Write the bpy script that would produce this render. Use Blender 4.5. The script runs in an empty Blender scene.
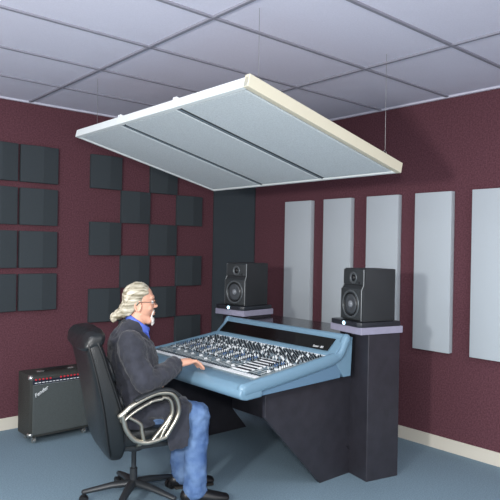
import bpy, bmesh, math, random
from mathutils import Vector, Matrix
random.seed(7)
PI = math.pi; R = math.radians
S = bpy.context.scene
COL = S.collection
H = 2.65

# ------------------------------------------------------------ materials
def lin(c):
    return tuple(((v/255)/12.92 if v/255 <= .04045 else ((v/255+.055)/1.055)**2.4) for v in c)
def mat(name, rgb, rough=.6, metal=0., var=0., vscale=40., bump=0., bscale=200., emit=None, spec=.5, rgb2=None, coat=0., sheen=0.):
    m = bpy.data.materials.new(name); m.use_nodes = True
    nt = m.node_tree; b = nt.nodes['Principled BSDF']
    c = lin(rgb)
    b.inputs['Base Color'].default_value = (*c, 1)
    b.inputs['Roughness'].default_value = rough
    b.inputs['Metallic'].default_value = metal
    b.inputs['Specular IOR Level'].default_value = spec
    b.inputs['Coat Weight'].default_value = coat
    if sheen: b.inputs['Sheen Weight'].default_value = sheen
    tc = nt.nodes.new('ShaderNodeTexCoord')
    if var or rgb2:
        n = nt.nodes.new('ShaderNodeTexNoise'); n.inputs['Scale'].default_value = vscale; n.inputs['Detail'].default_value = 4
        nt.links.new(tc.outputs['Object'], n.inputs['Vector'])
        r = nt.nodes.new('ShaderNodeValToRGB')
        r.color_ramp.elements[0].position = .35; r.color_ramp.elements[1].position = .65
        c2 = lin(rgb2) if rgb2 else tuple(min(1, v*(1+var)) for v in c)
        c1 = c if rgb2 else tuple(v*(1-var) for v in c)
        r.color_ramp.elements[0].color = (*c1, 1); r.color_ramp.elements[1].color = (*c2, 1)
        nt.links.new(n.outputs['Fac'], r.inputs['Fac']); nt.links.new(r.outputs['Color'], b.inputs['Base Color'])
    if bump:
        n = nt.nodes.new('ShaderNodeTexNoise'); n.inputs['Scale'].default_value = bscale; n.inputs['Detail'].default_value = 3
        nt.links.new(tc.outputs['Object'], n.inputs['Vector'])
        bp = nt.nodes.new('ShaderNodeBump'); bp.inputs['Strength'].default_value = bump; bp.inputs['Distance'].default_value = .01
        nt.links.new(n.outputs['Fac'], bp.inputs['Height']); nt.links.new(bp.outputs['Normal'], b.inputs['Normal'])
    if emit:
        b.inputs['Emission Color'].default_value = (*lin(emit[0]), 1); b.inputs['Emission Strength'].default_value = emit[1]
    return m
M = {
 'wall': mat('maroon_fabric_wall', (95, 60, 68), .9, var=.24, vscale=90, bump=.25, bscale=300, spec=.2),
 'ceil': mat('ceiling_tile', (219, 219, 234), .9, var=.03, vscale=150, bump=.15, bscale=350, spec=.2),
 'grid': mat('ceiling_grid_bar', (138, 138, 150), .6),
 'angle': mat('wall_angle', (205, 205, 218), .5),
 'carpet': mat('blue_grey_carpet', (122, 144, 158), .95, var=.16, vscale=120, bump=.4, bscale=260, spec=.15),
 'base': mat('cream_baseboard', (214, 208, 194), .5),
 'foam': mat('charcoal_foam', (64, 70, 74), .95, var=.06, vscale=250, bump=.4, bscale=500, spec=.1),
 'trap': mat('dark_foam', (58, 64, 69), .95, var=.06, vscale=250, bump=.4, bscale=500, spec=.1),
 'panel': mat('grey_fabric_panel', (184, 192, 198), .9, var=.06, vscale=220, bump=.2, bscale=400, spec=.15),
 'cloudp': mat('cloud_fabric', (206, 214, 217), .9, var=.09, vscale=140, bump=.25, bscale=260, spec=.15),
 'white': mat('white_frame', (226, 232, 232), .5),
 'cream': mat('cream_frame', (214, 208, 186), .5),
 'channel': mat('channel_metal', (52, 54, 54), .5, metal=.2),
 'steel': mat('zinc_steel', (150, 150, 150), .35, metal=.9),
 'lam': mat('black_laminate', (47, 46, 53), .42, var=.13, vscale=14, bump=.06, bscale=30),
 'lamtop': mat('glossy_black_top', (38, 38, 43), .16, var=.1, vscale=10),
 'lilac': mat('lilac_grey_shelf', (150, 148, 168), .55, var=.04, vscale=30),
 'spk': mat('speaker_black', (42, 45, 48), .55, bump=.1, bscale=300),
 'baffle': mat('speaker_baffle', (54, 58, 60), .38),
 'chamfer': mat('silver_chamfer', (120, 124, 126), .35, metal=.3),
 'cone': mat('woofer_cone', (70, 74, 78), .3),
 'rubber': mat('rubber_surround', (24, 25, 27), .45),
 'dome': mat('dust_cap', (120, 124, 130), .25),
 'ring': mat('driver_ring', (98, 103, 106), .35, metal=.4),
 'platform': mat('platform_black', (40, 44, 50), .35),
 'led': mat('led_lens', (190, 230, 255), .2, emit=((190, 235, 255), 3.0)),
 'blue': mat('console_blue', (115, 147, 168), .32),
 'blued': mat('console_blue_chassis', (100, 131, 156), .42),
 'surf': mat('console_panel', (140, 154, 158), .45, var=.05, vscale=30),
 'scribble': mat('scribble_strip', (248, 250, 252), .4),
 'meter': mat('meter_glass', (18, 16, 16), .12),
 'kdark': mat('knob_black', (28, 33, 40), .35),
 'kwhite': mat('knob_white', (226, 230, 232), .35),
 'kblue': mat('knob_blue', (74, 104, 148), .35),
 'kgrey': mat('knob_grey', (105, 120, 130), .4),
 'ink': mat('white_print', (235, 238, 240), .5),
 'slot': mat('fader_slot', (22, 24, 27), .5),
 'tolex': mat('amp_vinyl', (52, 54, 51), .6, var=.1, vscale=200, bump=.3, bscale=400),
 'grille': mat('grille_cloth', (74, 80, 80), .75, var=.1, vscale=160, bump=.4, bscale=500),
 'ampblue': mat('amp_panel', (30, 36, 52), .35),
 'red': mat('red_knob', (196, 40, 56), .4),
 'chrome': mat('chrome', (200, 200, 196), .25, metal=.85),
 'leather': mat('black_leather', (27, 30, 32), .36, bump=.12, bscale=160, spec=.5),
 'leatherd': mat('leather_piping', (22, 23, 25), .45),
 'champ': mat('champagne_metal', (172, 168, 156), .28, metal=.85),
 'padm': mat('arm_pad_black', (40, 43, 46), .4),
 'skin': mat('skin', (228, 172, 146), .5, var=.05, vscale=30),
 'hair': mat('grey_blond_hair', (118, 110, 88), .55, rgb2=(218, 210, 190), vscale=26),
 'beard': mat('white_beard', (232, 228, 222), .7, bump=.4, bscale=300),
 'jacket': mat('charcoal_jacket', (42, 44, 54), .85, var=.2, vscale=16, bump=.25, bscale=420, sheen=.2),
 'shirt': mat('blue_shirt', (84, 108, 200), .7),
 'jeans': mat('blue_denim', (64, 94, 142), .85, rgb2=(106, 134, 174), vscale=10, bump=.3, bscale=400),
 'shoe': mat('black_shoe', (26, 26, 28), .4),
 'sole': mat('shoe_sole', (40, 38, 36), .7),
 'glassm': mat('spectacle_wire', (70, 62, 56), .35, metal=.6),
 'eyew': mat('eye_white', (230, 228, 222), .3),
 'iris': mat('iris', (70, 80, 90), .3),
}
lens = bpy.data.materials.new('clear_lens'); lens.use_nodes = True
lb = lens.node_tree.nodes['Principled BSDF']; lb.inputs['Transmission Weight'].default_value = 1; lb.inputs['Roughness'].default_value = .02; lb.inputs['IOR'].default_value = 1.05
M['lens'] = lens
# hair strands: stretch the noise along the combing direction
nt = M['hair'].node_tree
mp = nt.nodes.new('ShaderNodeMapping'); mp.inputs['Rotation'].default_value = (0, R(-50), 0); mp.inputs['Scale'].default_value = (.35, 1.6, 2.6)
tcn = [n for n in nt.nodes if n.type == 'TEX_COORD'][0]; nz = [n for n in nt.nodes if n.type == 'TEX_NOISE'][0]
nt.links.new(tcn.outputs['Object'], mp.inputs['Vector']); nt.links.new(mp.outputs['Vector'], nz.inputs['Vector'])

# ------------------------------------------------------------ helpers
def finish(name, bm, mats, parent=None, smooth=False, recalc=True):
    if recalc: bmesh.ops.recalc_face_normals(bm, faces=bm.faces)
    me = bpy.data.meshes.new(name); bm.to_mesh(me); bm.free()
    for m in (mats if isinstance(mats, (list, tuple)) else [mats]): me.materials.append(M[m] if isinstance(m, str) else m)
    o = bpy.data.objects.new(name, me); COL.objects.link(o)
    if parent: o.parent = parent
    if smooth:
        for p in me.polygons: p.use_smooth = True
        if smooth == 'auto':
            md = o.modifiers.new('split', 'EDGE_SPLIT'); md.split_angle = R(40)
    return o
def tag(o, label, cat, group=None):
    o['label'] = label; o['category'] = cat
    if group: o['group'] = group
    return o
def thing(name, label, cat, loc=(0, 0, 0), rz=0., group=None):
    o = bpy.data.objects.new(name, None); COL.objects.link(o); o.empty_display_size = .1
    o.location = loc; o.rotation_euler = (0, 0, rz)
    return tag(o, label, cat, group)
def struct(o): o['kind'] = 'structure'; return o
def copy_tree(o, parent=None):
    c = o.copy(); COL.objects.link(c)
    if parent: c.parent = parent
    for ch in list(o.children): copy_tree(ch, c)
    return c
def hexa(bm, P, bevel=0., seg=2, mi=0):
    """P: 8 points, bottom 4 then top 4"""
    vs = [bm.verts.new(p) for p in P]
    fs = [bm.faces.new([vs[i] for i in f]) for f in ((3, 2, 1, 0), (4, 5, 6, 7), (0, 1, 5, 4), (1, 2, 6, 5), (2, 3, 7, 6), (3, 0, 4, 7))]
    for f in fs: f.material_index = mi
    if bevel:
        es = list({e for f in fs for e in f.edges})
        r = bmesh.ops.bevel(bm, geom=es, offset=bevel, segments=seg, affect='EDGES', profile=.6)
        for f in r['faces']: f.material_index = mi
def box(bm, x0, x1, y0, y1, z0, z1, bevel=0., seg=2, mi=0, T=None):
    P = [Vector(p) for p in ((x0, y0, z0), (x1, y0, z0), (x1, y1, z0), (x0, y1, z0), (x0, y0, z1), (x1, y0, z1), (x1, y1, z1), (x0, y1, z1))]
    if T is not None: P = [T @ p for p in P]
    hexa(bm, P, bevel, seg, mi)
def prism(bm, poly, axis, a, b, bevel=0., seg=2, mi=0):
    """poly of 2D points in the plane across axis; extruded from a to b"""
    def v3(p, t):
        return {'x': (t, p[0], p[1]), 'y': (p[0], t, p[1]), 'z': (p[0], p[1], t)}[axis]
    A = [bm.verts.new(v3(p, a)) for p in poly]; B = [bm.verts.new(v3(p, b)) for p in poly]
    n = len(poly)
    fs = [bm.faces.new(A), bm.faces.new(B[::-1])]
    for i in range(n): fs.append(bm.faces.new((A[i], B[i], B[(i+1) % n], A[(i+1) % n])))
    for f in fs: f.material_index = mi
    if bevel:
        es = list({e for f in fs for e in f.edges})
        r = bmesh.ops.bevel(bm, geom=es, offset=bevel, segments=seg, affect='EDGES', profile=.6)
        for f in r['faces']: f.material_index = mi
def ring(bm, c, U, V, ru, rv, n):
    return [bm.verts.new(c + U*(ru*math.cos(2*PI*i/n)) + V*(rv*math.sin(2*PI*i/n))) for i in range(n)]
def tube(bm, pts, rad, n=14, ref=None, mi=0, round_ends=True, closed=False):
    """pts: list of points; rad: number, list of numbers or list of (side, other) radii; ref: the 'side' direction"""
    pts = [Vector(p) for p in pts]; k = len(pts)
    rs = [rad]*k if isinstance(rad, (int, float)) else list(rad)
    rs = [(r, r) if isinstance(r, (int, float)) else r for r in rs]
    tan = []
    for i in range(k):
        if closed: t = pts[(i+1) % k]-pts[i-1]
        else: t = pts[min(i+1, k-1)]-pts[max(i-1, 0)]
        tan.append(t.normalized())
    rf = Vector(ref) if ref else None
    rings = []; U0 = None
    for i in range(k):
        t = tan[i]
        if rf is not None: U = (rf - t*rf.dot(t)).normalized()
        elif U0 is None:
            a = Vector((0, 0, 1)) if abs(t.z) < .9 else Vector((1, 0, 0)); U = (a - t*a.dot(t)).normalized()
        else: U = (U0 - t*U0.dot(t)).normalized()
        U0 = U; V = t.cross(U)
        if i == 0 and round_ends and not closed:
            m = min(rs[0])
            for a in (80, 52, 25): rings.append(ring(bm, pts[0]-t*m*math.sin(R(a)), U, V, rs[0][0]*math.cos(R(a)), rs[0][1]*math.cos(R(a)), n))
        rings.append(ring(bm, pts[i], U, V, rs[i][0], rs[i][1], n))
        if i == k-1 and round_ends and not closed:
            m = min(rs[-1])
            for a in (25, 52, 80): rings.append(ring(bm, pts[-1]+t*m*math.sin(R(a)), U, V, rs[-1][0]*math.cos(R(a)), rs[-1][1]*math.cos(R(a)), n))
    fs = []
    L = len(rings)
    for j in range(L if closed else L-1):
        A, B = rings[j], rings[(j+1) % L]
        for i in range(n): fs.append(bm.faces.new((A[i], A[(i+1) % n], B[(i+1) % n], B[i])))
    if not closed: fs += [bm.faces.new(rings[0][::-1]), bm.faces.new(rings[-1])]
    for f in fs: f.material_index = mi
def ell(bm, c, r, rot=None, seg=24, mi=0):
    m = Matrix.Translation(Vector(c)) @ (rot.to_4x4() if rot else Matrix.Identity(4)) @ Matrix.Diagonal((r[0], r[1], r[2], 1))
    q = bmesh.ops.create_uvsphere(bm, u_segments=seg, v_segments=seg//2, radius=1, matrix=m)
    for f in {f for v in q['verts'] for f in v.link_faces}: f.material_index = mi
def lathe(bm, prof, T, n=32, mi=0):
    """prof: (radius, height) along local z of T; closed at both ends"""
    rings = [[bm.verts.new(T @ Vector((r*math.cos(2*PI*i/n), r*math.sin(2*PI*i/n), h))) for i in range(n)] for r, h in prof]
    fs = []
    for A, B in zip(rings, rings[1:]):
        for i in range(n): fs.append(bm.faces.new((A[i], A[(i+1) % n], B[(i+1) % n], B[i])))
    fs += [bm.faces.new(rings[0][::-1]), bm.faces.new(rings[-1])]
    for f in fs: f.material_index = mi
def cyl(bm, p, q, r, n=16, mi=0): tube(bm, [p, q], r, n, mi=mi, round_ends=False)
def bez(P, n=8):
    """Catmull-Rom through points"""
    P = [Vector(p) for p in P]; out = []
    for i in range(len(P)-1):
        a = P[max(i-1, 0)]; b = P[i]; c = P[i+1]; d = P[min(i+2, len(P)-1)]
        for k in range(n):
            t = k/n
            out.append(.5*((2*b)+(-a+c)*t+(2*a-5*b+4*c-d)*t*t+(-a+3*b-3*c+d)*t**3))
    out.append(P[-1]); return out
def lettering(text, size, mtx, m, parent, name='lettering', shear=0., ext=.0006):
    cu = bpy.data.curves.new(name, 'FONT'); cu.body = text; cu.size = size; cu.extrude = ext; cu.shear = shear; cu.align_x = 'CENTER'; cu.align_y = 'CENTER'
    t = bpy.data.objects.new(name+'_src', cu); COL.objects.link(t)
    bpy.context.view_layer.update()
    me = bpy.data.meshes.new_from_object(t.evaluated_get(bpy.context.evaluated_depsgraph_get()))
    bpy.data.objects.remove(t)
    me.name = name; me.materials.clear(); me.materials.append(M[m]); me.transform(mtx)
    o = bpy.data.objects.new(name, me); COL.objects.link(o); o.parent = parent
    return o
def remesh(o, vox, smooth=4, subdiv=False):
    md = o.modifiers.new('union', 'REMESH'); md.mode = 'VOXEL'; md.voxel_size = vox; md.use_smooth_shade = True
    if smooth:
        s = o.modifiers.new('relax', 'SMOOTH'); s.factor = .6; s.iterations = smooth
def displace(o, strength, size, name):
    tx = bpy.data.textures.new(name, 'CLOUDS'); tx.noise_scale = size; tx.noise_depth = 2
    d = o.modifiers.new('folds', 'DISPLACE'); d.texture = tx; d.strength = strength; d.mid_level = .5; d.texture_coords = 'LOCAL'

# ------------------------------------------------------------ the room
XL, YN = -5.6, -6.6
bm = bmesh.new(); box(bm, XL, .1, YN, .1, -.06, 0); struct(finish('floor', bm, 'carpet'))
bm = bmesh.new(); box(bm, XL, .1, YN, .1, H+.008, H+.08); struct(finish('ceiling', bm, 'ceil'))
bm = bmesh.new(); box(bm, XL, .1, 0, .1, 0, H+.008); struct(finish('wall_left', bm, 'wall'))
bm = bmesh.new(); box(bm, 0, .1, YN, 0, 0, H+.008); struct(finish('wall_right', bm, 'wall'))
bm = bmesh.new()
gx = [-2.229+1.2195*k for k in (-2, -1, 0, 1)]
gy = [-.638-.6098*k for k in range(0, 10)]
for x in gx: box(bm, x-.010, x+.010, YN, 0, H-.003, H+.012)
for y in gy: box(bm, XL, 0, y-.010, y+.010, H-.0025, H+.0115)
struct(finish('trim_1', bm, 'grid'))
bm = bmesh.new(); box(bm, XL, -.022, -.022, 0, H-.006, H+.009); box(bm, -.022, 0, YN, 0, H-.006, H+.009); struct(finish('trim_2', bm, 'angle'))
bm = bmesh.new(); box(bm, XL, -.012, -.012, 0, 0, .097, .003); struct(finish('baseboard_left', bm, 'base'))
bm = bmesh.new(); box(bm, -.012, 0, YN, 0, 0, .097, .003); struct(finish('baseboard_right', bm, 'base'))

# ------------------------------------------------------------ foam on the left wall
def foam_tile(name, w, h):
    bm = bmesh.new()
    prism(bm, [(0, 0), (0, -.036), (.58*w, -.052), (w, -.034), (w, 0)], 'z', 0, h, .003, 1)
    return bm
q0, qs, qp = 2.2991, .3007, .3492
ROW = ['top', 'second from the top', 'third from the top', 'lowest']
first = None
for c, (x0, x1) in enumerate([(-2.2978, -1.9835), (-2.632, -2.318)]):
    for r in range(4):
        if first is None: o = first = finish('acoustic_foam_tile', foam_tile('t', x1-x0, qs), 'foam')
        else: o = first.copy(); COL.objects.link(o)
        o.location = (x0, -.0005, q0-r*qp-qs)
        side = 'in the full straight column left of the checkerboard' if c == 0 else 'in the outermost column cut by the picture edge'
        tag(o, f'charcoal foam tile, {ROW[r]}, {side}', 'foam tile', 'foam tiles in straight columns')
k0, kp, r0, rp = -1.6867, .3027, 2.2909, .2952
names = {(0, 0): 'top left, near the low corner of the cloud', (2, 0): 'top row, partly hidden behind the cloud',
 (1, 1): 'second row, left one of two', (3, 1): 'second row, right one of two beside the bass trap', (0, 2): 'third row, leftmost', (2, 2): 'third row, right one of two',
 (1, 3): 'fourth row, just above the head of the man', (3, 3): 'fourth row, right one beside the bass trap', (0, 4): 'fifth row, leftmost, behind the hair of the seated man',
 (2, 4): 'fifth row, in front of the glasses of the man', (1, 5): 'bottom row, hidden mostly behind the man', (3, 5): 'bottom row, rightmost above the far end of the console'}
cf = None
for (c, r), lab in names.items():
    if cf is None: o = cf = finish('acoustic_foam_tile', foam_tile('t', kp, rp), 'foam')
    else: o = cf.copy(); COL.objects.link(o)
    o.location = (k0+c*kp+.0005, -.0005, r0-(r+1)*rp+.0005)
    if c: o.scale = (.996, 1, .996)
    tag(o, 'charcoal checkerboard foam tile, '+lab, 'foam tile', 'foam tiles in a checkerboard')
bm = bmesh.new(); prism(bm, [(-.318, -.001), (-.022, -.001), (-.001, -.022), (-.001, -.303), (-.016, -.303), (-.318, -.016)], 'z', .1, 2.62, .004, 1)
tag(finish('bass_trap', bm, 'trap'), 'tall dark foam bass trap filling the corner behind the left speaker', 'bass trap')
# ------------------------------------------------------------ grey panels on the right wall
PY_ = [(-1.122, -.782), (-1.588, -1.274), (-2.069, -1.754), (-2.534, -2.222), (-3.012, -2.695)]
PL_ = ['tall pale grey fabric wall panel nearest the bass trap', 'tall pale grey fabric wall panel, second from the bass trap, between the two speakers', 'tall pale grey fabric wall panel directly behind the right speaker',
       'tall pale grey wall panel just right of the right speaker', 'tall pale grey wall panel at the right picture edge']
for (a, b), lab in zip(PY_, PL_):
    bm = bmesh.new(); box(bm, -.05, -.0005, a, b, .7378, 1.9401, .005, 2)
    tag(finish('sound_absorber', bm, 'panel', smooth='auto'), lab, 'wall absorber', 'grey fabric panels on the right wall')

# ------------------------------------------------------------ the ceiling cloud
th = .23; W, L = 1.83, 1.253
cl = thing('ceiling_cloud', 'large tilted white-framed acoustic cloud of three grey panels hanging below the ceiling', 'acoustic cloud', (-2.248, -.937, 2.245))
ex = Vector((math.cos(th), 0, -math.sin(th))); ey = Vector((0, -1, 0)); en = Vector((math.sin(th), 0, math.cos(th)))
T = Matrix(((ex.x, ey.x, en.x, 0), (ex.y, ey.y, en.y, 0), (ex.z, ey.z, en.z, 0), (0, 0, 0, 1)))
def cbox(name, m, x0, x1, y0, y1, z0, z1, bev=.002, label=None):
    bm = bmesh.new(); box(bm, x0, x1, y0, y1, z0, z1, bev, 1, T=T); o = finish(name, bm, m, cl)
    if label: o['label'] = label
    return o
FW = .022
cbox('frame_rail', 'white', -.006, FW, 0, W, 0, .05)
cbox('frame_rail', 'white', L-FW, L, 0, W, 0, .05)
cbox('frame_rail', 'white', FW, L-FW, 0, FW, 0, .05)
cbox('frame_rail', 'cream', FW-.028, L, W-.03, W+.004, -.001, .062, label='cream rail')
for k in range(3):
    a = W*k/3 + (.03 if k == 0 else .026); b = W*(k+1)/3 - (.026 if k < 2 else .055)
    cbox('acoustic_panel', 'cloudp', FW+.008, L-FW-.008, a, b, .004, .048, .004)
for k in (1, 2):
    c = W*k/3
    cbox('panel_channel', 'channel', FW, L-FW, c-.026, c+.026, .008, .03)
    cbox('channel_rib', 'kgrey', FW, L-FW, c-.004, c+.004, .002, .0078, .001)
    cbox('bracket', 'white', -.012, .03, c-.018, c+.018, .044, .06)
cbox('panel_channel', 'channel', FW, L-FW, W-.056, W-.03, .022, .03)
for (px, py) in ((.1, W-.06), (L-.13, W-.04), (.1, .08), (L-.1, .08)):
    bm = bmesh.new(); base = T @ Vector((px, py, .05)); 
    cyl(bm, base, base+en*.02, .006)
    cc = base+en*.033
    tube(bm, [cc+ex*(.014*math.cos(2*PI*i/16))+en*(.014*math.sin(2*PI*i/16)) for i in range(16)], .003, 8, closed=True)
    e = finish('eye_bolt', bm, 'steel', cl, True)
    bm = bmesh.new(); up = H+.008-2.245
    cyl(bm, cc+en*.012, Vector((cc.x, cc.y, up)), .0012, 6); finish('hanging_wire', bm, 'steel', cl)

# ------------------------------------------------------------ desk
desk = thing('studio_desk', 'black laminate studio desk with speaker pedestals carrying the mixing console', 'desk', (-.9, -1.8, 0))
def dk(name, bm, m, label=None, smooth=False):
    me_t = Matrix.Translation((.9, 1.8, 0)); bmesh.ops.transform(bm, matrix=me_t, verts=bm.verts)
    o = finish(name, bm, m, desk, smooth)
    if label: o['label'] = label
    return o
gp = [(-1.69, .65), (-1.69, .50), (-1.20, 0), (-.79, 0), (-.95, .185), (-.62, .185), (-.62, .905), (-.978, .905), (-.978, .65)]
for a, b in ((-2.322, -2.297), (-1.125, -1.10)):
    bm = bmesh.new(); prism(bm, gp, 'y', a, b, .002, 1); dk('side_panel', bm, 'lam')
bm = bmesh.new(); box(bm, -.955, -.935, -2.297, -1.125, .185, .65, .002, 1); dk('modesty_panel', bm, 'lam')
bm = bmesh.new(); box(bm, -.64, -.62, -2.297, -1.125, .185, .905, .002, 1); dk('back_panel', bm, 'lam')
bm = bmesh.new(); box(bm, -.935, -.64, -2.297, -1.125, .185, .205, .002, 1); dk('bottom_panel', bm, 'lam')
bm = bmesh.new(); box(bm, -.98, -.60, -2.322, -1.10, .907, .932, .003, 2); dk('desk_top', bm, 'lamtop', 'glossy black top')
def pedestal(corner, a, z0):
    """corner: front right corner of shelf; local x to the back, local y to the left"""
    Tm = Matrix.Translation((corner[0], corner[1], 0)) @ Matrix.Rotation(a, 4, 'Z')
    bm = bmesh.new(); box(bm, .072, .336, .012, .318, z0, .948, .003, 1, T=Tm); dk('pedestal', bm, 'lam')
    bm = bmesh.new(); box(bm, 0, .348, 0, .33, .95, .996, .004, 2, T=Tm); dk('speaker_shelf', bm, 'lilac', 'lilac grey shelf')
    return Tm
TR = pedestal((-1.03, -2.493), R(-13), 0)
TL = pedestal((-1.005, -1.318), R(5), .186)

# ------------------------------------------------------------ speaker platforms and speakers
def platform(Tm, a, label):
    o0 = Tm @ Vector((.165, .165, .9965))
    t = thing('speaker_platform', label, 'speaker base', o0, a, 'low black platforms under the speakers')
    bm = bmesh.new()
    prism(bm, [(-.176, -.13), (-.160, -.162), (.165, -.162), (.165, .162), (-.160, .162), (-.176, .13)], 'z', 0, .031, .005, 2)
    finish('slab', bm, 'platform', t, 'auto')
    bm = bmesh.new(); lathe(bm, [(.013, 0), (.013, .003), (.009, .006), (.003, .007)], Matrix.Translation((-.176, 0, .016)) @ Matrix.Rotation(-PI/2, 4, 'Y'), 20)
    o = finish('indicator_lamp', bm, 'led', t, True); o['label'] = 'lit bluish white lamp'
platform(TR, R(-13), 'low black platform with lit lamp under the right speaker')
platform(TL, R(5), 'low black platform with lit lamp under the left speaker')
def make_speaker():
    t = thing('studio_monitor', '', 'loudspeaker', group='studio monitors on the desk pedestals')
    Wd, D, Ht = .228, .275, .342; h = Wd/2; zs = .218
    bm = bmesh.new()
    prism(bm, [(0, 0), (D-.012, 0), (D-.012, zs-.01), (D-.03, zs+.015), (D-.03, Ht), (0, Ht)], 'y', -h, h, .006, 2)
    finish('cabinet', bm, 'spk', t, 'auto')
    bm = bmesh.new(); prism(bm, [(D-.012, .004), (D, .010), (D, zs-.014), (D-.012, zs-.004)], 'y', -h+.004, h-.004, .003, 2)
    finish('lower_baffle', bm, 'baffle', t, 'auto')
    bm = bmesh.new(); prism(bm, [(D-.03, zs+.016), (D-.018, zs+.020), (D-.018, Ht-.012), (D-.03, Ht-.004)], 'y', -h+.006, h-.006, .003, 2)
    finish('upper_baffle', bm, 'baffle', t, 'auto')
    for s in (-1, 1):
        bm = bmesh.new()
        tube(bm, [(D-.004, s*(h-.004), .008), (D-.004, s*(h-.004), zs-.016), (D-.022, s*(h-.006), zs+.018), (D-.022, s*(h-.006), Ht-.008)], .0038, 8)
        finish('edge_trim', bm, 'chamfer', t, True)
    def X(y, z, x=D): return Matrix.Translation((x, y, z)) @ Matrix.Rotation(PI/2, 4, 'Y')
    bm = bmesh.new(); lathe(bm, [(.093, 0), (.093, .004), (.088, .006), (.080, .005), (.079, 0)], X(0, .108), 40); wr = finish('woofer_ring', bm, 'ring', t, True)
    bm = bmesh.new(); lathe(bm, [(.079, 0), (.079, .004), (.073, .008), (.066, .003), (.066, 0)], X(0, .108), 40); finish('surround', bm, 'rubber', t, True)
    bm = bmesh.new(); lathe(bm, [(.066, .0005), (.066, .0032), (.045, .002), (.026, .0014), (.004, .0012)], X(0, .108), 40); finish('woofer_cone', bm, 'cone', t, True)
    bm = bmesh.new(); lathe(bm, [(.024, .0), (.024, .003), (.019, .010), (.011, .014), (.003, .0155)], X(0, .108), 24); finish('dust_cap', bm, 'dome', t, True)
    bm = bmesh.new(); lathe(bm, [(.040, 0), (.040, .004), (.034, .005), (.022, .002), (.022, 0)], X(0, .280, D-.018), 32); finish('tweeter_ring', bm, 'ring', t, True)
    bm = bmesh.new(); lathe(bm, [(.020, 0), (.018, .005), (.010, .009), (.002, .010)], X(0, .280, D-.018), 24); finish('tweeter_dome', bm, 'rubber', t, True)
    bm = bmesh.new(); lathe(bm, [(.009, 0), (.009, .001), (.004, .0015)], X(.066, .250, D-.018), 16); finish('control_knob', bm, 'rubber', t, True)
    return t
sp = make_speaker()
p = TR @ Vector((.300, .135, 1.029)); sp.location = p; sp.rotation_euler.z = PI + R(-15); sp['label'] = 'black two-way studio speaker on the right pedestal, nearest the camera'
sp2 = copy_tree(sp); p = TL @ Vector((.30, .14, 1.029)); sp2.location = p; sp2.rotation_euler.z = PI + R(6); sp2['label'] = 'black two-way studio speaker on the left pedestal in front of the bass trap'

# ------------------------------------------------------------ mixing console
YR, YLc = -2.40, -1.15
con = thing('mixing_console', 'wide light blue analogue mixing console covered in knobs, set in the black desk', 'mixing console', (-1.5, -1.775, .65))
CT = Matrix.Translation((1.5, 1.775, -.65))
def cn(name, bm, m, label=None, smooth=False, parent=None):
    bmesh.ops.transform(bm, matrix=CT, verts=bm.verts)
    o = finish(name, bm, m, parent or con, smooth)
    if label: o['label'] = label
    return o
bm = bmesh.new(); prism(bm, [(-1.915, .655), (-1.10, .672), (-1.075, .80), (-1.13, .80), (-1.78, .735), (-1.90, .70)], 'y', YR+.012, YLc-.012, .004, 2); cn('chassis', bm, 'blued')
bm = bmesh.new(); prism(bm, [(-1.785, .742), (-1.85, .744), (-1.91, .736), (-1.945, .712), (-1.955, .685), (-1.94, .660), (-1.90, .650), (-1.785, .655)], 'y', YR-.002, YLc+.002, .012, 3); cn('arm_rest', bm, 'blue', smooth='auto')
for y in (YR+.022, YLc-.022):
    bm = bmesh.new()
    pth = bez([(-1.915, y, .705), (-1.75, y, .722), (-1.45, y, .757), (-1.17, y, .795), (-1.10, y, .822), (-1.062, y, .875), (-1.035, y, .918)], 5)
    tube(bm, pth, [(.030, .040)]*16 + [(.028, .034)]*(len(pth)-16), 20, ref=(0, 1, 0)); cn('side_rail', bm, 'blue', smooth=True)
bm = bmesh.new(); prism(bm, [(-1.175, .80), (-1.07, .672), (-1.0, .672), (-.985, .925), (-1.03, .93), (-1.055, .925), (-1.165, .822)], 'y', YR+.01, YLc-.01, .004, 2); hood = cn('meter_bridge', bm, 'blue')
bm = bmesh.new(); tube(bm, [(-1.035, YR+.03, .918), (-1.035, YLc-.03, .918)], .026, 20); cn('top_rail', bm, 'blue', smooth=True, parent=hood)
# slanted meter window
A = Vector((-1.158, 0, .838)); B = Vector((-1.062, 0, .918)); d = (B-A).normalized(); nn = Vector((-d.z, 0, d.x))
def mwin(y0, y1, s0, s1, off, t, bm, bev=0):
    P = []
    for o_ in (off, off+t):
        for (y, s) in ((y0, s0), (y1, s0), (y1, s1), (y0, s1)): P.append(A + (B-A)*s + nn*o_ + Vector((0, y, 0)))
    hexa(bm, P, bev, 1)
bm = bmesh.new(); mwin(YR+.075, YLc-.06, .02, .86, .001, .006, bm); win = cn('meter_window', bm, 'meter', 'glossy black window', parent=hood)
rot = Matrix((( 0, d.x, nn.x, 0), (-1, d.y, nn.y, 0), (0, d.z, nn.z, 0), (0, 0, 0, 1)))
lettering('Sonic  80', .024, CT @ Matrix.Translation(A + (B-A)*.16 + nn*.008 + Vector((0, YR+.165, 0))) @ rot, 'ink', win)
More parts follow.
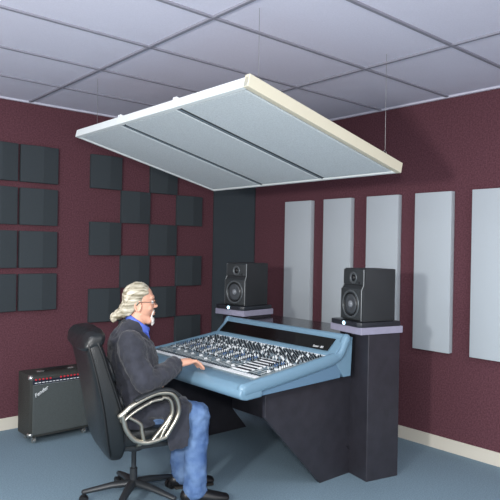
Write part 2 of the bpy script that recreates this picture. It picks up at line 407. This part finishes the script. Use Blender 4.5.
# control surface
S0 = Vector((-1.785, 0, .748)); S1 = Vector((-1.165, 0, .812)); sd = (S1-S0).normalized(); sn = Vector((-sd.z, 0, sd.x)); SL = (S1-S0).length
ST = Matrix(((sd.x, 0, sn.x, S0.x), (0, 1, 0, 0), (sd.z, 0, sn.z, S0.z), (0, 0, 0, 1)))      # local x up the slope, y along the console
bm = bmesh.new(); box(bm, 0, SL, YR+.055, YLc-.04, -.012, 0, T=ST); surf = cn('control_surface', bm, 'surf')
bm = bmesh.new(); box(bm, .002, .037, YR+.07, YLc-.05, 0, .0015, T=ST); cn('scribble_strip', bm, 'scribble', 'long white strip', parent=surf)
bm = bmesh.new(); box(bm, SL-.014, SL-.002, YR+.07, YLc-.05, 0, .0015, T=ST)
NS = 36; y0s, y1s = YR+.072, YLc-.052; pit = (y1s-y0s)/NS
for i in range(1, NS): box(bm, .036, SL-.016, y0s+i*pit-.0008, y0s+i*pit+.0008, 0, .0008, T=ST)
for i in range(NS):
    yc = y0s+(i+.5)*pit
    for xx in (.212, .338, .430): box(bm, xx-.004, xx+.004, yc-pit*.42, yc+pit*.42, 0, .0009, T=ST)
cn('panel_print', bm, 'scribble', 'white printed lines', parent=surf)
bm = bmesh.new()
for i in range(NS):
    yc = y0s+(i+.5)*pit
    if i < 9 and i > 3: continue
    box(bm, .065, .165, yc-.0022, yc+.0022, 0, .0012, T=ST); box(bm, .226, .325, yc-.0095, yc-.0035, 0, .001, T=ST)
cn('fader_slot', bm, 'slot', parent=surf)['kind'] = 'stuff'
def knob_bm(x, y, r, h, m, bm):
    lathe(bm, [(r, 0), (r, h*.45), (r*.72, h*.55), (r*.66, h), (r*.3, h)], ST @ Matrix.Translation((x, y, 0)), 10, 0 if m == 'one' else m)
KM = ['kdark', 'kwhite', 'kblue', 'kgrey']
rows = []
rows += [(.225+k*.0185, .0050, .015, 'mid') for k in range(6)]
rows += [(.352, .0062, .014, 'top'), (.374, .0062, .014, 'top'), (.396, .0062, .014, 'top'), (.416, .0062, .014, 'top')]
rows += [(.446+k*.0225, .0062, .013, 'rear') for k in range(7)]
rows += [(.180, .0055, .010, 'low'), (.196, .0055, .010, 'low')]
allk = []
for k_, (x, r, h, kind) in enumerate(rows):
    if x > SL-.02: continue
    for i in range(NS):
        y = y0s+(i+.5)*pit
        if 4 <= i < 9 and x < .33: continue
        if kind == 'mid': m = (1, 0, 2, 0)[i % 4] if k_ % 3 else (1, 3, 3, 0)[i % 4]
        elif kind == 'rear': m = 0 if random.random() < .82 else 1
        else: m = random.choice((0, 0, 3, 1))
        yy = y + (.004 if kind == 'mid' else 0)
        allk.append((x, yy, r, h, m))
allk.sort(key=lambda k: k[1]+.9*k[0])
for (x, y, r, h, m) in allk[:100]:
    bm = bmesh.new(); knob_bm(x, y, r, h, 'one', bm); cn('knob', bm, KM[m], parent=surf)
bm = bmesh.new()
for (x, y, r, h, m) in allk[100:]: knob_bm(x, y, r, h, m, bm)
cn('knob', bm, KM, parent=surf)['kind'] = 'stuff'
for i in range(NS):
    y = y0s+(i+.5)*pit
    if 4 <= i < 9: continue
    bm = bmesh.new(); fx = .115 + random.uniform(-.04, .045)
    P = [ST @ Vector(q) for q in ((fx-.011, y-.0065, .003), (fx+.011, y-.0065, .003), (fx+.011, y+.0065, .003), (fx-.011, y+.0065, .003), (fx-.007, y-.005, .014), (fx+.007, y-.005, .014), (fx+.007, y+.005, .014), (fx-.007, y+.005, .014))]
    hexa(bm, P); cn('fader_cap', bm, 'kgrey' if i % 3 else 'kwhite', parent=surf)
bm = bmesh.new()
for i in range(NS):
    y = y0s+(i+.5)*pit
    if 4 <= i < 9: continue
    for x in (.043, .055, .172): box(bm, x-.0035, x+.0035, y-.0085, y-.002, 0, .005, T=ST, mi=0); box(bm, x-.0035, x+.0035, y+.0015, y+.008, 0, .005, T=ST, mi=1)
cn('button', bm, ['kdark', 'kgrey'], parent=surf)['kind'] = 'stuff'
for k in range(6):          # master section: white bars with dark keys
    bm = bmesh.new(); yy = y0s + 4.15*pit; x = .06+k*.045
    box(bm, x, x+.016, yy, yy+4.6*pit, 0, .004, .001, 1, T=ST); cn('label_bar', bm, 'scribble', parent=surf)
    bm = bmesh.new()
    for j in range(9): box(bm, x+.021, x+.036, yy+j*.0155+.002, yy+j*.0155+.012, 0, .006, T=ST)
    cn('key_row', bm, 'kdark', parent=surf)

# ------------------------------------------------------------ guitar amplifier
amp = thing('guitar_amplifier', 'black combo guitar amplifier on casters standing by the left wall behind the chair', 'guitar amplifier', (-2.375, -.50, 0))
AW, AD = .50, .235
bm = bmesh.new(); prism(bm, [(0, .055), (AD, .055), (AD, .52), (.035, .52), (0, .505)], 'x', 0, AW, .008, 2)
cab = finish('cabinet', bm, 'tolex', amp, 'auto')
bm = bmesh.new(); box(bm, .022, AW-.022, -.008, .004, .075, .446, .003, 1); finish('grille_cloth', bm, 'grille', amp)
bm = bmesh.new(); prism(bm, [(-.004, .450), (.01, .450), (.022, .503), (.003, .503)], 'x', .022, .43); pan = finish('control_panel', bm, 'ampblue', amp)
bm = bmesh.new(); box(bm, .022, .43, -.011, .0, .445, .450); finish('silver_strip', bm, 'chrome', amp)
for k in range(14):
    if k in (5, 6): continue
    x = .045+k*.0275
    bm = bmesh.new(); lathe(bm, [(.0075, 0), (.0075, .006), (.005, .012), (.002, .012)], Matrix.Translation((x, .001, .483)) @ Matrix.Rotation(R(76), 4, 'X'), 12); finish('knob', bm, 'red', pan)['label'] = 'red knob'
bm = bmesh.new()
for k in range(14):
    x = .045+k*.0275; box(bm, x-.009, x+.009, -.0055, -.001, .458, .463)
finish('panel_print', bm, 'ink', pan)
lettering('Fender', .040, Matrix.Translation((.082, -.011, .392)) @ Matrix.Rotation(PI/2, 4, 'X') @ Matrix.Rotation(R(30), 4, 'Z'), 'ink', amp, 'script_badge', .3, .002)
bm = bmesh.new(); tube(bm, bez([(.125, .10, .522), (.145, .10, .533), (.235, .10, .540), (.325, .10, .533), (.345, .10, .522)], 5), [(.014, .006)]*21, 10, ref=(0, 1, 0)); hd = finish('handle', bm, 'leatherd', amp, True)
for x in (.115, .355):
    bm = bmesh.new(); box(bm, x-.026, x+.026, .082, .118, .519, .529, .003, 1)
    finish('handle_bracket', bm, 'chrome', hd)
for (x, z) in ((.0, .512), (AW, .512), (0, .065), (AW, .065)):
    bm = bmesh.new(); ell(bm, (x+(.014 if x == 0 else -.014), .022, z-(.014 if z > .3 else -.010)), (.022, .028, .022), seg=12); finish('corner_guard', bm, 'chrome', amp, True)
for (x, y) in ((.05, .045), (AW-.05, .045), (.05, AD-.04), (AW-.05, AD-.04)):
    bm = bmesh.new(); cyl(bm, (x-.01, y, .022), (x+.01, y, .022), .022, 20, 0); box(bm, x-.014, x-.011, y-.012, y+.012, .022, .056, mi=1); box(bm, x+.011, x+.014, y-.012, y+.012, .022, .056, mi=1); box(bm, x-.02, x+.02, y-.02, y+.02, .05, .056, mi=1)
    finish('caster', bm, ['chrome', 'chrome'], amp, 'auto')

# ------------------------------------------------------------ office chair
OX, OY, OA = -2.30, -1.80, R(-26)
ch = thing('office_chair', 'black padded leather executive office chair with champagne loop armrests, under the seated man', 'office chair', (-2.363, -1.799, 0), R(-14))
# profile of back: z, outer(back) x, front x, half width
prof = [(.30, -.07, -.02, .17), (.36, -.115, .0, .22), (.43, -.135, .008, .25), (.52, -.150, .0, .262), (.62, -.166, -.022, .268), (.72, -.186, -.055, .268), (.82, -.208, -.09, .262), (.90, -.228, -.115, .256), (.955, -.243, -.135, .25), (1.0, -.243, -.155, .235), (1.025, -.225, -.18, .20)]
def loft_back(bm, pr, n=32, e=.45):
    rings = []
    for (z, b, f, w) in pr:
        cx = (b+f)/2; rx = (f-b)/2; rg = []
        for i in range(n):
            a = 2*PI*i/n; c, s = math.cos(a), math.sin(a)
            rg.append(bm.verts.new((cx+rx*math.copysign(abs(c)**e, c), w*math.copysign(abs(s)**e, s), z)))
        rings.append(rg)
    for A_, B_ in zip(rings, rings[1:]):
        for i in range(n): bm.faces.new((A_[i], A_[(i+1) % n], B_[(i+1) % n], B_[i]))
    bm.faces.new(rings[0][::-1]); bm.faces.new(rings[-1])
bm = bmesh.new(); loft_back(bm, prof); bk = finish('backrest', bm, 'leather', ch, True)
sb = bk.modifiers.new('s', 'SUBSURF'); sb.levels = 1; sb.render_levels = 2
# front cushions on the back
for (z0, z1) in ((.50, .68), (.69, .86)):
    bm = bmesh.new(); rr = []
    for (z, b, f, w) in prof:
        if z0-.06 < z < z1+.06: rr.append((z, f-.03, f+.016, w-.04))
    loft_back(bm, rr); o = finish('back_cushion', bm, 'leather', bk, True); o.modifiers.new('s', 'SUBSURF').render_levels = 1
# headrest roll
bm = bmesh.new()
HR = [(-.25, .06), (-.22, .085), (-.12, .1), (0, .103), (.12, .1), (.22, .085), (.25, .06)]
rgs = []
for y, s in HR:
    k = s/.103; rgs.append([bm.verts.new((-.190+.070*k*math.copysign(abs(math.cos(a))**.75, math.cos(a)) + .022*math.sin(a), y, .982+.060*k*math.copysign(abs(math.sin(a))**.75, math.sin(a)))) for a in [2*PI*i/20 for i in range(20)]])
for A_, B_ in zip(rgs, rgs[1:]):
    for i in range(20): bm.faces.new((A_[i], A_[(i+1) % 20], B_[(i+1) % 20], B_[i]))
bm.faces.new(rgs[0][::-1]); bm.faces.new(rgs[-1])
o = finish('headrest', bm, 'leather', ch, True); o.modifiers.new('s', 'SUBSURF').render_levels = 2; displace(o, .012, .05, 'puckers')
# piping
for s in (-1, 1):
    bm = bmesh.new()
    tube(bm, bez([(b+.022, s*(w-.003), z) for z, b, f, w in prof[1:-1]], 3), .0045, 8); finish('piping', bm, 'leatherd', bk, True)
    bm = bmesh.new()
    tube(bm, bez([(f-.03, s*(w+.001), z) for z, b, f, w in prof[2:-1]], 3), .004, 8); finish('piping', bm, 'leatherd', bk, True)
# seat
bm = bmesh.new()
box(bm, -.08, .345, -.235, .235, .395, .490, .042, 5); o = finish('seat', bm, 'leather', ch, True)
bm = bmesh.new(); box(bm, -.06, .30, -.19, .19, .365, .397, .01, 2); finish('seat_plate', bm, 'padm', ch)
for s in (-1, 1):
    y = s*.285
    am = thing('armrest', '', ''); del am['label']; del am['category']; am.parent = ch
    out = bez([(-.062, y, .592), (-.042, y, .606), (.004, y, .642), (.088, y, .680), (.152, y, .696), (.218, y, .688), (.253, y, .650), (.266, y, .592), (.248, y, .538), (.190, y, .450)], 6)
    bm = bmesh.new(); tube(bm, out, (.016, .011), 12, ref=(0, 1, 0)) if False else tube(bm, out, [(.019, .0135)]*len(out), 12, ref=(0, 1, 0)); finish('arm_loop', bm, 'champ', am, True)
    inn = bez([(-.045, y, .575), (.01, y, .616), (.088, y, .655), (.152, y, .671), (.205, y, .664), (.228, y, .640), (.236, y, .594), (.220, y, .543), (.168, y, .458)], 6)
    bm = bmesh.new(); tube(bm, inn, [(.014, .006)]*len(inn), 10, ref=(0, 1, 0)); finish('loop_groove', bm, 'leatherd', am, True)
    inn2 = [Vector((p.x, p.y, p.z))+Vector((-.0 if p.x < .1 else -.008, 0, -.010 if p.x < .18 else 0)) for p in inn]
    bm = bmesh.new(); tube(bm, inn2, [(.018, .010)]*len(inn2), 10, ref=(0, 1, 0)); finish('arm_loop', bm, 'champ', am, True)
    lowp = bez([(-.05, y, .598), (-.040, y, .560), (-.025, y, .512), (.018, y, .458), (.076, y, .435), (.14, y, .440), (.190, y, .452)], 6)
    bm = bmesh.new(); tube(bm, lowp, [(.019, .014)]*len(lowp), 12, ref=(0, 1, 0)); finish('arm_bracket', bm, 'champ', am, True)
    for pts in ([(-.025, y, .588), (.048, y, .54), (.058, y, .50), (.07, y, .445)], [(.232, y, .585), (.205, y, .545), (.172, y, .505), (.12, y, .445)]):
        bm = bmesh.new(); pp = bez(pts, 5); tube(bm, pp, [(.014, .010)]*len(pp), 10, ref=(0, 1, 0)); finish('arm_brace', bm, 'champ', am, True)
    bm = bmesh.new(); pp = bez([(.02, y, .668), (.088, y, .694), (.152, y, .710), (.222, y, .704), (.262, y, .672)], 6); tube(bm, pp, [(.026, .010)]*len(pp), 14, ref=(0, 1, 0)); finish('arm_pad', bm, 'padm', am, True)
    bm = bmesh.new(); cyl(bm, (.06, y, .44), (.06, s*.18, .385), .014, 14); finish('mounting_bar', bm, 'champ', am, True)
    bm = bmesh.new(); cyl(bm, (-.04, y, .56), (-.05, s*.235, .56), .012, 14); finish('mounting_bar', bm, 'champ', am, True)
bm = bmesh.new(); lathe(bm, [(.05, .31), (.05, .366), (.02, .367)], Matrix.Translation((.1, 0, 0)), 24); lathe(bm, [(.022, .09), (.022, .2), (.014, .201), (.014, .31), (.01, .31)], Matrix.Translation((.1, 0, 0)), 20); finish('gas_lift', bm, 'padm', ch, 'auto')
for k in range(5):
    a = R(20+72*k); bm = bmesh.new(); d2 = Vector((math.cos(a), math.sin(a), 0)); c0 = Vector((.1, 0, 0))
    pp = [c0+Vector((0, 0, .115)), c0+d2*.12+Vector((0, 0, .105)), c0+d2*.28+Vector((0, 0, .075))]
    tube(bm, pp, [(.030, .022), (.024, .018), (.018, .013)], 12, ref=(-d2.y, d2.x, 0)); lg = finish('base_leg', bm, 'padm', ch, True)
    e = c0+d2*.28; t2 = Vector((-d2.y, d2.x, 0))
    bm = bmesh.new()
    for q in (-1, 1): cyl(bm, e+t2*(q*.008)+Vector((0, 0, .027)), e+t2*(q*.024)+Vector((0, 0, .027)), .027, 20)
    cyl(bm, e+Vector((0, 0, .03)), e+Vector((0, 0, .07)), .007, 10)
    finish('caster', bm, 'leatherd', lg, 'auto')

# ------------------------------------------------------------ the seated man (local: +x forward, +y his left)
man = thing('person', 'seated man, long grey hair, glasses, white goatee, dark jacket, jeans, one hand on console', 'person', (OX, OY, 0), OA)
SHR, ELR, WRR = (.0, -.165, .955), (.085, -.245, .752), (.275, -.055, .806)
SHL, ELL, WRL = (.0, .165, .955), (-.03, .245, .71), (.07, .215, .640)
KR, AR = (.405, -.10, .523), (.385, -.11, .09)
KL, AL = (.33, .13, .49), (.35, .14, .09)
bm = bmesh.new()
# torso, neck
tube(bm, [(.0, 0, .54), (.01, 0, .64), (.01, 0, .74), (.01, 0, .84), (.0, 0, .93), (.005, 0, .97)], [(.165, .10), (.155, .10), (.15, .10), (.165, .105), (.165, .09), (.10, .065)], 24, ref=(0, 1, 0))
tube(bm, [(.01, 0, .95), (.032, 0, 1.03), (.052, 0, 1.11)], [.075, .058, .054], 20, ref=(0, 1, 0))
# head
ell(bm, (.052, 0, 1.190), (.086, .074, .088))
ell(bm, (.075, 0, 1.150), (.068, .066, .085))
tube(bm, [(.062, 0, 1.095), (.110, 0, 1.060)], [(.056, .042), (.034, .026)], 16, ref=(0, 1, 0))
ell(bm, (.122, 0, 1.195), (.024, .052, .018))                                  # brow
for s in (-1, 1):
    ell(bm, (.108, s*.036, 1.135), (.024, .022, .024))                          # cheeks
tube(bm, [(.138, 0, 1.178), (.146, 0, 1.157), (.155, 0, 1.142)], [.008, .010, .0115], 12)
for s in (-1, 1): ell(bm, (.146, s*.011, 1.138), (.010, .008, .008), seg=12)
ell(bm, (.138, 0, 1.106), (.014, .026, .006), seg=14); ell(bm, (.136, 0, 1.094), (.014, .022, .006), seg=14)   # lips
ell(bm, (.126, 0, 1.062), (.020, .020, .016), seg=14)                           # chin
for s in (-1, 1):
    pp = [Vector((.048+.017*math.cos(a)-.004, s*(.077+.006*math.sin(a/2)), 1.150+.030*math.sin(a))) for a in [2*PI*i/16 for i in range(16)]]
    tube(bm, pp, .0052, 8, closed=True); ell(bm, (.046, s*.075, 1.150), (.013, .005, .024), seg=12)
# arms
for SH, EL, WR in ((SHR, ELR, WRR), (SHL, ELL, WRL)):
    tube(bm, bez([SH, ((Vector(SH)+Vector(EL))/2)+Vector((-.008, 0, -.003)), EL], 3), [.052, .050, .048, .045, .043, .041, .040], 18)
    tube(bm, bez([EL, (Vector(EL)+Vector(WR))/2, WR], 3), [.040, .041, .039, .036, .032, .028, .026], 18)
# hands
def hand(WR, K, F, side, curl=0.):
    """WR wrist, K centre of the knuckles, F centre of fingertips, side: unit towards the thumb"""
    WR, K, F, sd_ = Vector(WR), Vector(K), Vector(F), Vector(side).normalized()
    fw = (K-WR).normalized(); up = fw.cross(sd_).normalized()
    if up.z < 0: up = -up
    tube(bm, [WR, WR.lerp(K, .35), WR.lerp(K, .75), K], [(.030, .025), (.036, .024), (.042, .022), (.041, .018)], 18, ref=sd_)
    for i, (o_, ln) in enumerate(((.030, .92), (.010, 1.02), (-.010, .96), (-.030, .76))):
        b0 = K+sd_*o_-fw*.012; tip = K+(F-K)*ln+sd_*(o_*1.35)
        m1 = b0.lerp(tip, .40)+up*(.022); m2 = b0.lerp(tip, .74)+up*(.016)
        tube(bm, [b0, m1, m2, tip], [.0105, .0100, .0090, .0080], 10)
    tb = WR.lerp(K, .30)+sd_*.020-up*.004
    tube(bm, [tb, tb+sd_*.026+fw*.028-up*.004, tb+sd_*.034+fw*.052-up*.010, tb+sd_*.030+fw*.074-up*.016], [.015, .012, .010, .008], 12)
hand((.275, -.055, .808), (.358, -.010, .812), (.450, .040, .753), (-.45, .89, 0))
hand((.07, .215, .640), (.145, .190, .640), (.225, .170, .628), (-.3, -.95, 0))
# legs and feet
for K_, A_, s in ((KR, AR, -1), (KL, AL, 1)):
    tube(bm, [(.0, s*.085, .55), (.15, s*.095, .54), K_], [.082, .070, .054], 18)
    tube(bm, [K_, (Vector(K_)+Vector(A_))/2+Vector((-.012, 0, .03)), A_], [.052, .048, .034], 18)
    tube(bm, [(A_[0]-.02, A_[1], .055), (A_[0]+.07, A_[1]+s*.01, .040), (A_[0]+.16, A_[1]+s*.015, .028)], [(.032, .032), (.038, .026), (.032, .016)], 14, ref=(0, 1, 0))
body = finish('body', bm, 'skin', man, True); remesh(body, .0036, 3)
# eyes
for s in (-1, 1):
    bm = bmesh.new(); ell(bm, (.127, s*.030, 1.168), (.013, .013, .011), seg=16, mi=0); ell(bm, (.1345, s*.0305, 1.168), (.0062, .0058, .0058), seg=12, mi=1); finish('eye', bm, ['eyew', 'iris'], man, True)
# hair: combed back from a high hairline, long at the nape, curled end
bm = bmesh.new()
ell(bm, (.034, 0, 1.196), (.076, .080, .084)); ell(bm, (.050, 0, 1.222), (.072, .068, .064))
for s in (-1, 1): tube(bm, bez([(.092, s*.060, 1.232), (.050, s*.074, 1.212), (.008, s*.074, 1.170), (-.022, s*.052, 1.125), (-.045, s*.03, 1.10)], 4), [(.012, .020)]*5+[(.014, .028)]*7+[(.018, .030)]*5, 14, ref=(0, 1, 0))
for s in (-1, 1): tube(bm, bez([(.052, s*.072, 1.185), (.032, s*.074, 1.16), (.012, s*.066, 1.13), (-.012, s*.05, 1.10)], 4), [(.009, .016)]*13, 12, ref=(0, 1, 0))
tube(bm, bez([(.010, 0, 1.20), (-.008, 0, 1.155), (-.030, 0, 1.120), (-.058, -.005, 1.097), (-.080, -.008, 1.088), (-.090, -.01, 1.075), (-.084, -.01, 1.066)], 4), [(.065, .038)]*5+[(.060, .036)]*4+[(.052, .030)]*6+[(.042, .018)]*7+[(.034, .010)]*3, 18, ref=(0, 1, 0))
for y, dz in ((-.035, 0), (.0, -.006), (.03, .004)):
    tube(bm, bez([(-.03, y*.8, 1.115+dz), (-.06, y, 1.096+dz), (-.085, y*1.1, 1.089+dz), (-.096, y*1.1, 1.076+dz), (-.088, y, 1.063+dz), (-.076, y, 1.068+dz)], 5), [.016]*8+[.013]*8+[.010]*6+[.007]*4, 10)
hair = finish('hair', bm, 'hair', man, True); remesh(hair, .0045, 3); displace(hair, .006, .03, 'locks')
bm = bmesh.new()
ell(bm, (.130, 0, 1.060), (.017, .022, .020)); tube(bm, [(.132, 0, 1.06), (.136, 0, 1.042), (.134, 0, 1.032)], [.015, .011, .006], 12)
for s in (-1, 1): tube(bm, [(.143, s*.006, 1.117), (.137, s*.024, 1.110), (.128, s*.030, 1.085), (.126, s*.020, 1.064)], [.005, .0045, .0045, .006], 10)
bd = finish('beard', bm, 'beard', man, True); remesh(bd, .003, 2); displace(bd, .004, .008, 'whiskers')
# glasses
gl = thing('glasses', '', ''); del gl['label']; del gl['category']; gl.parent = man
for s in (-1, 1):
    pp = [Vector((.152-.003*abs(math.cos(a)), s*.033+.022*math.cos(a), 1.165+.016*math.sin(a))) for a in [2*PI*i/20 for i in range(20)]]
    bm = bmesh.new(); tube(bm, pp, .0016, 8, closed=True); finish('rim', bm, 'glassm', gl, True)
    bm = bmesh.new(); lathe(bm, [(1, -.0008), (1, .0008), (.01, .0009)], Matrix.Translation((.150, s*.033, 1.165)) @ Matrix.Rotation(PI/2, 4, 'Y') @ Matrix.Diagonal((.0155, .0215, 1, 1)), 20); finish('lens', bm, 'lens', gl)
    bm = bmesh.new(); tube(bm, bez([(.149, s*.055, 1.170), (.140, s*.071, 1.172), (.10, s*.080, 1.172), (.055, s*.0885, 1.172), (.036, s*.088, 1.155)], 4), .0017, 8); finish('temple', bm, 'glassm', gl, True)
bm = bmesh.new(); tube(bm, bez([(.151, .011, 1.170), (.158, 0, 1.174), (.151, -.011, 1.170)], 5), .0016, 8); finish('bridge', bm, 'glassm', gl, True)
# shirt collar
bm = bmesh.new()
pp = [Vector((.050+.064*math.cos(a), .064*math.sin(a), 1.040-.045*math.cos(a))) for a in [2*PI*i/28 for i in range(28)]]
tube(bm, pp, [(.021, .005)]*28, 10, ref=(0.25, 0, 1), closed=True)
ell(bm, (.055, 0, .955), (.068, .080, .05))
for s in (-1, 1): hexa(bm, [Vector(q) for q in ((.100, s*.006, 1.008), (.116, s*.010, .955), (.108, s*.048, .968), (.090, s*.045, 1.020), (.104, s*.006, 1.010), (.124, s*.010, .955), (.116, s*.050, .968), (.096, s*.047, 1.022))])
finish('shirt', bm, 'shirt', man, True)
# jacket
bm = bmesh.new()
tube(bm, [(.03, 0, .50), (.035, 0, .56), (.04, 0, .64), (.035, 0, .74), (.025, 0, .83), (.015, 0, .90), (.0, 0, .955), (.015, 0, 1.00)],
     [(.225, .165), (.215, .155), (.195, .140), (.185, .140), (.195, .150), (.205, .135), (.188, .115), (.105, .080)], 32, ref=(0, 1, 0))
tube(bm, [(-.040, 0, .98), (-.020, 0, 1.03)], [(.085, .045), (.060, .028)], 16, ref=(0, 1, 0))
for SH, EL, WR in ((SHR, ELR, WRR), (SHL, ELL, WRL)):
    SH, EL, WR = Vector(SH), Vector(EL), Vector(WR); ce = EL.lerp(WR, 1.03)
    tube(bm, bez([SH+Vector((0, 0, -.005)), (SH+EL)/2+Vector((-.010, 0, -.004)), EL+Vector((-.004, 0, -.004))], 3), [.075, .076, .075, .072, .070, .067, .064], 20)
    tube(bm, bez([EL+Vector((-.004, 0, -.004)), EL.lerp(WR, .5)+Vector((0, 0, -.010)), ce], 3), [.062, .064, .061, .058, .054, .050, .047], 20, round_ends=False)
# skirt of the jacket over the lap and hanging beside the seat front
tube(bm, [(.10, -.10, .575), (.20, -.105, .572), (.30, -.11, .565)], [(.115, .068), (.112, .066), (.10, .060)], 20, ref=(0, 1, 0))
tube(bm, [(.10, .10, .575), (.18, .115, .560), (.29, .12, .545)], [(.115, .062), (.112, .060), (.10, .055)], 20, ref=(0, 1, 0))
hexa(bm, [Vector(q) for q in ((.225, -.222, .35), (.335, -.205, .36), (.335, -.190, .36), (.225, -.202, .35), (.17, -.222, .60), (.33, -.200, .59), (.33, -.165, .60), (.17, -.19, .62))], .006, 2)
jk = finish('jacket', bm, 'jacket', man, True); remesh(jk, .007, 5); displace(jk, .030, .07, 'creases')
bm = bmesh.new()     # lapels and collar of the jacket
for s in (-1, 1): tube(bm, bez([(-.034, s*.015, 1.052), (-.012, s*.062, 1.040), (.045, s*.084, 1.000), (.100, s*.066, .955), (.140, s*.035, .86), (.165, s*.012, .76)], 5), [(.020, .007)]*26, 10, ref=(0, .3, 1))
finish('jacket_collar', bm, 'jacket', jk, True)
# jeans
bm = bmesh.new()
tube(bm, [(-.02, 0, .56), (.08, 0, .56)], [(.19, .085), (.185, .08)], 20, ref=(0, 1, 0))
for K_, A_, s in ((KR, AR, -1), (KL, AL, 1)):
    K_, A_ = Vector(K_), Vector(A_)
    tube(bm, bez([(.0, s*.088, .552), (.15, s*.098, .543), K_+Vector((-.01, 0, .0))], 4), [.092, .091, .089, .086, .083, .080, .076, .072, .069], 20)
    tube(bm, bez([K_+Vector((-.008, 0, .0)), K_.lerp(A_, .5)+Vector((-.006, 0, 0)), A_+Vector((0, 0, .0))], 4), [.068, .069, .069, .068, .067, .066, .066, .067, .070], 20, round_ends=True)
jn = finish('jeans', bm, 'jeans', man, True); remesh(jn, .007, 4); displace(jn, .022, .06, 'denim_folds')
for K_, A_, s in ((KR, AR, -1), (KL, AL, 1)):
    bm = bmesh.new()
    tube(bm, [(A_[0]-.045, A_[1], .052), (A_[0]+.04, A_[1]+s*.006, .050), (A_[0]+.11, A_[1]+s*.012, .040), (A_[0]+.185, A_[1]+s*.015, .030)], [(.040, .040), (.044, .040), (.050, .028), (.040, .018)], 18, ref=(0, 1, 0), mi=0)
    so = finish('shoe', bm, 'shoe', man, True)
    bm = bmesh.new(); tube(bm, [(A_[0]-.045, A_[1], .009), (A_[0]+.04, A_[1]+s*.006, .009), (A_[0]+.11, A_[1]+s*.012, .009), (A_[0]+.19, A_[1]+s*.015, .009)], [(.042, .009), (.042, .009), (.050, .009), (.042, .009)], 16, ref=(0, 1, 0)); finish('sole', bm, 'sole', so, True)

# ------------------------------------------------------------ light
def area(name, loc, target, size, power, col=(1, 1, 1), sy=None):
    l = bpy.data.lights.new(name, 'AREA'); l.energy = power; l.size = size; l.color = col
    if sy: l.shape = 'RECTANGLE'; l.size_y = sy
    o = bpy.data.objects.new(name, l); COL.objects.link(o); o.location = loc
    o.rotation_euler = (Vector(target)-Vector(loc)).to_track_quat('-Z', 'Y').to_euler(); return o
for (x, y) in ((-4.06, -1.6), (-4.06, -4.0), (-1.6, -4.6), (-4.06, -5.8)):
    area('ceiling_lamp', (x, y, H-.02), (x, y, 0), 1.15, 26, (.96, .98, 1), .55)
fl = bpy.data.lights.new('camera_flash', 'SPOT'); fl.energy = 300; fl.shadow_soft_size = .14; fl.spot_size = R(100); fl.spot_blend = .5; fl.color = (1, .99, .97)
fo = bpy.data.objects.new('camera_flash', fl); COL.objects.link(fo); fo.location = (-5.2, -3.8, 1.72)
fo.rotation_euler = (Vector((-1.2, -1.2, 1.35))-fo.location).to_track_quat('-Z', 'Y').to_euler()
f2 = bpy.data.lights.new('camera_flash', 'SPOT'); f2.energy = 170; f2.shadow_soft_size = .08; f2.spot_size = R(100); f2.spot_blend = .5
g2 = bpy.data.objects.new('camera_flash', f2); COL.objects.link(g2); g2.location = (-4.12, -4.92, 1.72)
g2.rotation_euler = (Vector((-1.2, -1.4, 1.3))-g2.location).to_track_quat('-Z', 'Y').to_euler()
w = bpy.data.worlds.new('world'); S.world = w; w.use_nodes = True
w.node_tree.nodes['Background'].inputs[0].default_value = (.97, .98, 1, 1); w.node_tree.nodes['Background'].inputs[1].default_value = 1.35

# ------------------------------------------------------------ camera
cam = bpy.data.cameras.new('camera'); co = bpy.data.objects.new('camera', cam); COL.objects.link(co)
Fv = Vector((.65752754, .75342291, -.00338489)); Rv = Vector((.75335103, -.65738629, .01747829)); Uv = Vector((-.01094336, .01404247, .99984151))
mw = Matrix.Identity(4)
for i in range(3): mw[i][0] = Rv[i]; mw[i][1] = Uv[i]; mw[i][2] = -Fv[i]
mw[0][3], mw[1][3], mw[2][3] = -4.05003727, -4.86651323, 1.49337501
co.matrix_world = mw; cam.sensor_width = 36; cam.sensor_height = 36; cam.lens = 594.6/500*36; cam.clip_start = .05
S.camera = co
S.view_settings.view_transform = 'Standard'; S.view_settings.look = 'None'; S.view_settings.gamma = 1; S.view_settings.exposure = 0.0
